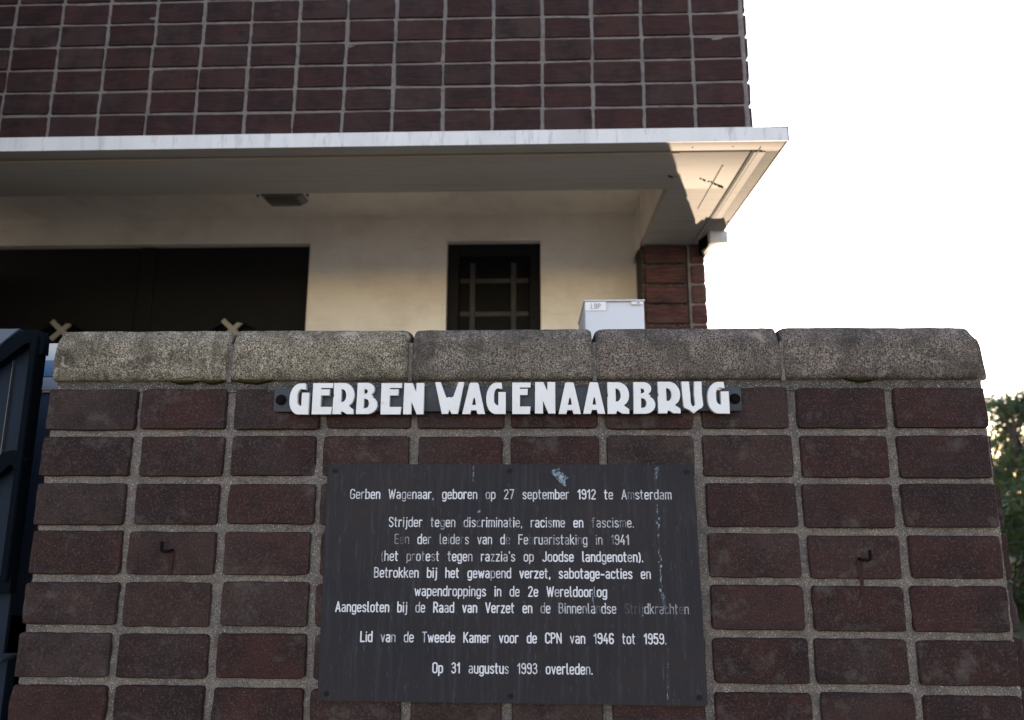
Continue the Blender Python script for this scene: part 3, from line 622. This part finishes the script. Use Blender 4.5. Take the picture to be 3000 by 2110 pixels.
# double doors with round barred lights
for xa, xb, pxc, tail in ((-3.56, -2.478, -2.928, ''), (-2.470, -1.378, -1.852, '')):
    m = MB(); zc, r_ = .806, .236; zb, zt = TZ+.03, 1.526; yd = WY+.055
    n_ = 48; ring = [(pxc+r_*math.cos(2*math.pi*i/n_), zc+r_*math.sin(2*math.pi*i/n_)) for i in range(n_)]
    rect = []
    for i in range(n_):
        a = 2*math.pi*i/n_; dx, dz = math.cos(a), math.sin(a)
        t = min([q for q in (((xb-pxc)/dx) if dx > 1e-6 else 9e9, ((xa-pxc)/dx) if dx < -1e-6 else 9e9, ((zt-zc)/dz) if dz > 1e-6 else 9e9, ((zb-zc)/dz) if dz < -1e-6 else 9e9)])
        rect.append((pxc+dx*t, zc+dz*t))
    vs = [(x, yd, z) for x, z in ring]+[(x, yd, z) for x, z in rect]+[(x, yd+.04, z) for x, z in ring]
    fs = [(i, (i+1) % n_, n_+(i+1) % n_, n_+i) for i in range(n_)]+[(i, 2*n_+i, 2*n_+(i+1) % n_, (i+1) % n_) for i in range(n_)]
    for cx_, cz_ in ((xa, zb), (xa, zt), (xb, zb), (xb, zt)):
        best = sorted(range(n_), key=lambda i: (rect[i][0]-cx_)**2+(rect[i][1]-cz_)**2)[:2]
        vs.append((cx_, yd, cz_)); fs.append((n_+best[0], n_+best[1], len(vs)-1))
    m.add(vs, fs)
    m.box(xa, xa+.10, yd-.012, yd-.001, zb, zt, .003) if xa > -2.5 else None
    dl = m.obj('door_leaf', M['black_door'], house)
    m = MB(); m.disc(pxc, zc, r_+.01, yd+.041, yd+.05, 40); m.obj('porthole_pane', M['door_dark'], dl)
    m = MB()
    for i in range(n_):
        a0, a1 = 2*math.pi*i/n_, 2*math.pi*(i+1)/n_
        m.add([(pxc+q*math.cos(a), y_, zc+q*math.sin(a)) for a in (a0, a1) for q, y_ in ((r_-.004, yd+.002), (r_+.012, yd-.006))], [(0, 1, 3, 2)])
    m.obj('porthole_rim', M['black_door'], dl)
    for dz in (.172, 0., -.172):
        for s_ in (-1, 1):
            m = MB(); h = .060; t = .0150; cz = zc+dz+.020
            q = Vector((s_*h*1.05, h*.95)); p_ = Vector((-q.y, q.x)).normalized()*t
            m.prism([(pxc-q.x+p_.x, cz-q.y+p_.y), (pxc-q.x-p_.x, cz-q.y-p_.y), (pxc+q.x-p_.x, cz+q.y-p_.y), (pxc+q.x+p_.x, cz+q.y+p_.y)], 'y', yd-.004+.004*s_, yd+.010+.004*s_, .002)
            m.obj('cross_bar', M['cross'], dl)
m = MB(); m.box(-4.8, -3.56, WY+.05, WY+.1, TZ, 1.53); m.obj('side_panel', M['black_door'], house)
# narrow door with a barred window
m = MB(); y0, y1 = WY+.05, WY+.10
m.box(-.529, -.462, y0, y1, TZ+.02, 1.530, .003); m.box(-.022, .043, y0, y1, TZ+.02, 1.530, .003); m.box(-.462, -.022, y0, y1, 1.455, 1.530, .003); m.box(-.462, -.022, y0, y1, TZ+.02, .35, .003)
dr = m.obj('narrow_door', M['black_door'], house)
m = MB(); m.box(-.462, -.022, y1-.012, y1-.006, .35, 1.455); m.obj('window_pane', M['door_dark'], dr)
m = MB()
for x in (-.376, -.123): m = MB(); m.box(x-.016, x+.016, y0+.020, y0+.030, .37, 1.415, .002); m.obj('window_bar', M['bars'], dr)
for z in (1.303, 1.091, .879, .667): m = MB(); m.box(-.455, -.030, y0+.0305, y0+.038, z-.0145, z+.0145, .002); m.obj('window_crossbar', M['bars'], dr)
# brick pier at the porch corner
mb = MB(); md = MB()
for i in range(16):
    zt = 1.366-i*.1138; zb = zt-.1138
    brick(mb, .618, .845+random.uniform(-.003, .003), zb+.010, zt-(.008 if i else .001), 2.100+random.uniform(-.004, .004), .08, 8, 8, .008, .0025, i*4.4)
    brick(md, .866, .9460+random.uniform(-.0008, .0008), zb+.007, zt-(.006 if i else .001), 2.088, .10, 8, 8, .010, .0022, i*5.9)
pr = mb.obj('pier_brickwork', M['brick_pier'], house, 45)
md.obj('corner_bricks', M['brick_pier'], pr, 45)
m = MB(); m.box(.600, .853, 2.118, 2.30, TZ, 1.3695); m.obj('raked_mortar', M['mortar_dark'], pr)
m = MB(); m.box(.853, .9435, 2.098, 4.3, TZ, 1.3695); m.obj('pier_mortar', M['mortar_house'], pr)
m = MB(); m.box(-4.8, .87, 2.60, 4.3, TZ, 1.36); m.obj('rear_light_block', M['brick_house'], house)  # unseen solid core, added to stop light leaking past the doors
m = MB(); m.box(-2.52, -2.43, WY+.096, WY+.12, TZ, 1.531); m.obj('door_stop', M['door_dark'], house)
m = MB(); m.box(-3.75, -3.57, .88, 2.50, TZ, 1.369); m.box(-3.75, -2.75, -.6, .88, GZ, 3.2); m.obj('side_wall_shading_wing', M['brick_house'], house)  # porch side wall, plus an unseen wing added to shade the left

# lamp on the porch ceiling
lamp = thing('ceiling_lamp', 'dull grey bulkhead lamp on the porch ceiling above the black doors', 'lamp', (-1.44, 2.13, 1.70))
m = MB(); m.prism([(-1.572, 1.699), (-1.560, 1.684), (-1.540, 1.674), (-1.352, 1.674), (-1.332, 1.684), (-1.320, 1.699)], 'y', 2.09, 2.20, .003); m.obj('lamp_housing', M['lampgrey'], lamp, 40)
m = MB(); m.box(-1.536, -1.356, 2.082, 2.19, 1.660, 1.675, .005); m.obj('lamp_diffuser', M['diffuser'], lamp, 40)
for x in (-1.590, -1.300): MB().tube([(x, 2.11, 1.690), (x, 2.11, 1.699)], .007).obj('lamp_screw', M['iron'], lamp)

# little box under the eave at the corner
bx = thing('sensor_box', 'small white box with a wire end fixed under the eave at the house corner', 'box', (.98, 1.95, 1.30))
m = MB(); m.box(.928, 1.022, 1.888, 2.03, 1.303, 1.3685, .004); m.obj('box_body', M['fascia'], bx, 40)
m = MB(); m.prism([(.902, 2.03), (.928, 1.93), (.9285, 2.03), (.947, 2.088), (.93, 2.088)], 'z', 1.296, 1.366); m.obj('box_bracket', M['iron'], bx)
m = MB(); m.tube([(1.018, 1.90, 1.330), (1.030, 1.893, 1.326), (1.041, 1.89, 1.317)], .0022, 6); m.obj('wire_end', M['iron'], bx)

# control cabinet behind the wall
cab = thing('control_cabinet', 'pale grey metal cabinet with a small lettered label, between wall and brick pier', 'cabinet', (.31, 1.17, TZ))
CY = 1.0
m = MB(); m.box(.198, .4265, CY, CY+.36, TZ, .7355, .004); m.obj('cabinet_body', M['cabinet'], cab, 40)
m = MB(); m.box(.194, .430, CY-.010, CY+.37, .7360, .7420, .002); m.obj('cabinet_lid', M['cabinet'], cab, 40)
m = MB(); m.box(.1995, .4245, CY-.006, CY-.0005, TZ+.03, .6985, .002); m.obj('cabinet_door', M['cabinet'], cab, 40)
m = MB(); m.box(.199, .280, CY-.0085, CY-.0065, .6985, .7335); lb = m.obj('label_sticker', M['label'], cab)
m = MB()
for i, ch in enumerate('LBP'):
    for pl in S[ch][1]: ribbon(m, [(.2225+i*.0135+u*.020, .7065+v*.019) for u, v in pl], .0011, CY-.0090, .5)
m.obj('label_text', M['ink'], lb)
m = MB(); m.box(.3775, .4225, CY-.0085, CY-.0065, .7225, .7340); l2 = m.obj('small_sticker', M['label'], cab)
m = MB(); m.box(.398, .409, CY-.0093, CY-.0088, .7265, .7305); m.obj('sticker_print', M['ink'], l2)

# ------------------------------------------------------------------ slate blue steel louvre panel left of the wall, and the sign behind the gap
lv = thing('steel_panel', 'slate blue steel panel with three curved hoods, left of the brick wall', 'panel', (-1.4, .06, GZ))
m = MB(); m.box(-1.95, -1.240, .062, .075, GZ, .403, .002); m.obj('back_sheet', M['slate_blue'], lv, 40)
m = MB(); m.box(-1.95, -1.10, .30, .312, GZ, .285, .002); m.obj('rear_sheet', M['rear_blue'], lv)
m = MB(); m.prism([(-1.243, -.20), (-1.226, -.20), (-1.228, .385), (-1.245, .385)], 'y', .022, .061, .002); m.obj('side_flange', M['slate_dark'], lv, 40)
def hood(pts, th, y0, y1, name):
    y0 = .030; y1 = .052; pts = [(x-.033, z) for x, z in pts]; k = len(pts); out = []
    for i, (x, z) in enumerate(pts):
        d = Vector((pts[min(i+1, k-1)][0]-pts[max(i-1, 0)][0], pts[min(i+1, k-1)][1]-pts[max(i-1, 0)][1])).normalized()
        out.append((x+d.y*th, z-d.x*th))
    m = MB(); m.prism(pts+out[::-1], 'y', y0, y1); return m.obj(name, M['slate_dark'], lv, 40)
hood([(-1.60, .10), (-1.45, .235), (-1.318, .340), (-1.272, .378), (-1.252, .394), (-1.232, .402), (-1.210, .404), (-1.195, .398), (-1.186, .385), (-1.184, .34)], .034, -.030, .0615, 'hood')
hood([(-1.60, -.10), (-1.42, .00), (-1.300, .055), (-1.268, .080), (-1.250, .098), (-1.228, .104), (-1.205, .100), (-1.188, .080)], .036, -.030, .0615, 'hood')
hood([(-1.60, -.30), (-1.42, -.245), (-1.300, -.205), (-1.262, -.195), (-1.240, -.190), (-1.188, -.190)], .038, -.030, .0615, 'hood')
m = MB(); m.box(-1.308, -1.306, .054, .0615, -.19, .33); m.box(-1.95, -1.200, .000, .062, -.372, -.364, .002); m.obj('sheet_edge', M['edge'], lv)
m = MB(); m.box(-1.95, -1.204, .03, .0615, GZ, -.372, .002); m.obj('lower_sheet', M['slate_blue'], lv)
m = MB(); m.prism([(-1.95, .30), (-1.50, .235), (-1.36, .345), (-1.29, .408), (-1.95, .408)], 'y', .040, .0612, .002); m.obj('top_sheet', M['skylit_top'], lv, 40)
ps = thing('enamel_sign', 'white and blue enamel sign glimpsed in the gap beside the coping', 'sign', (-1.37, .29, .20))
m = MB(); m.box(-1.47, -1.345, .284, .292, .288, .424, .003); m.obj('sign_plate', M['sign_grey'], ps, 40)
m = MB(); m.box(-1.47, -1.346, .281, .2835, .327, .374, .001); m.obj('blue_band', M['signblue'], ps)

# ------------------------------------------------------------------ trees over the water
def tree(name, label, x, y, h, cr, leafmat, nleaf, size, seed, zc, zr, clumps=26, gap=.62):
    rn = random.Random(seed)
    t = thing(name, label, 'tree', (x, y, GZ), None)
    base = Vector((x, y, GZ)); top = Vector((x+rn.uniform(-.3, .3), y, zc+zr*.5)); mb = MB()
    path = [base.lerp(top, i/6)+Vector((rn.uniform(-.12, .12), rn.uniform(-.12, .12), 0))*(1 if i else 0) for i in range(7)]
    mb.tube(path, [.26*(1-.13*i)*h/9 for i in range(7)], 9)
    cl = []
    for i in range(clumps):
        a = rn.uniform(0, 2*math.pi); q = rn.random()**.45; zz = rn.uniform(-1, 1)
        rr = math.sqrt(max(.05, 1-zz*zz))
        c = Vector((x+cr*q*rr*math.cos(a), y+cr*q*rr*math.sin(a), zc+zr*zz*(.55+.45*rn.random())))
        cl.append((c, rn.uniform(.16, .34)*cr))
        s0 = path[rn.randint(2, 5)]; mid = s0.lerp(c, .5)+Vector((0, 0, rn.uniform(-.2, .35)))
        mb.tube([s0, mid, c], [.055*h/9, .032*h/9, .010], 5)
    mb.obj('trunk', M['bark'], t, 60)
    lf = MB()
    for i in range(nleaf):
        c, r_ = cl[rn.randrange(len(cl))]
        d = Vector((rn.gauss(0, 1), rn.gauss(0, 1), rn.gauss(0, 1))); d = d.normalized()*r_*rn.random()**.5
        p = c+Vector((d.x, d.y, d.z*.75))
        nrm = Vector((rn.gauss(0, 1), rn.gauss(0, 1), rn.gauss(.6, 1))).normalized(); a = nrm.orthogonal().normalized(); b = nrm.cross(a)
        an = rn.uniform(0, 6.28); a, b = a*math.cos(an)+b*math.sin(an), b*math.cos(an)-a*math.sin(an)
        s_ = size*rn.uniform(.55, 1.25)
        lf.add([p-a*s_, p-b*s_*.45, p+a*s_*.9, p+b*s_*.5], [(0, 1, 2, 3)])
    lf.obj('crown', leafmat, t)
    return t
tree('airy_tree', 'airy grey green tree with gaps of sky beyond the right end of the wall', 19.4, 27, 8, 2.7, M['leaf_airy'], 6000, .12, 3, 2.3, 2.1, 34)
tree('dense_tree', 'dense dark bushy tree low behind the right end of the wall', 7.0, 8.6, 4, 1.9, M['leaf_dark'], 20000, .065, 8, -.72, 1.35, 44)
tree('bushy_tree', 'yellow green tree standing behind the airy and the dense tree', 21.5, 30, 8, 3.4, M['leaf_mid'], 12000, .14, 21, .1, 2.4, 40)
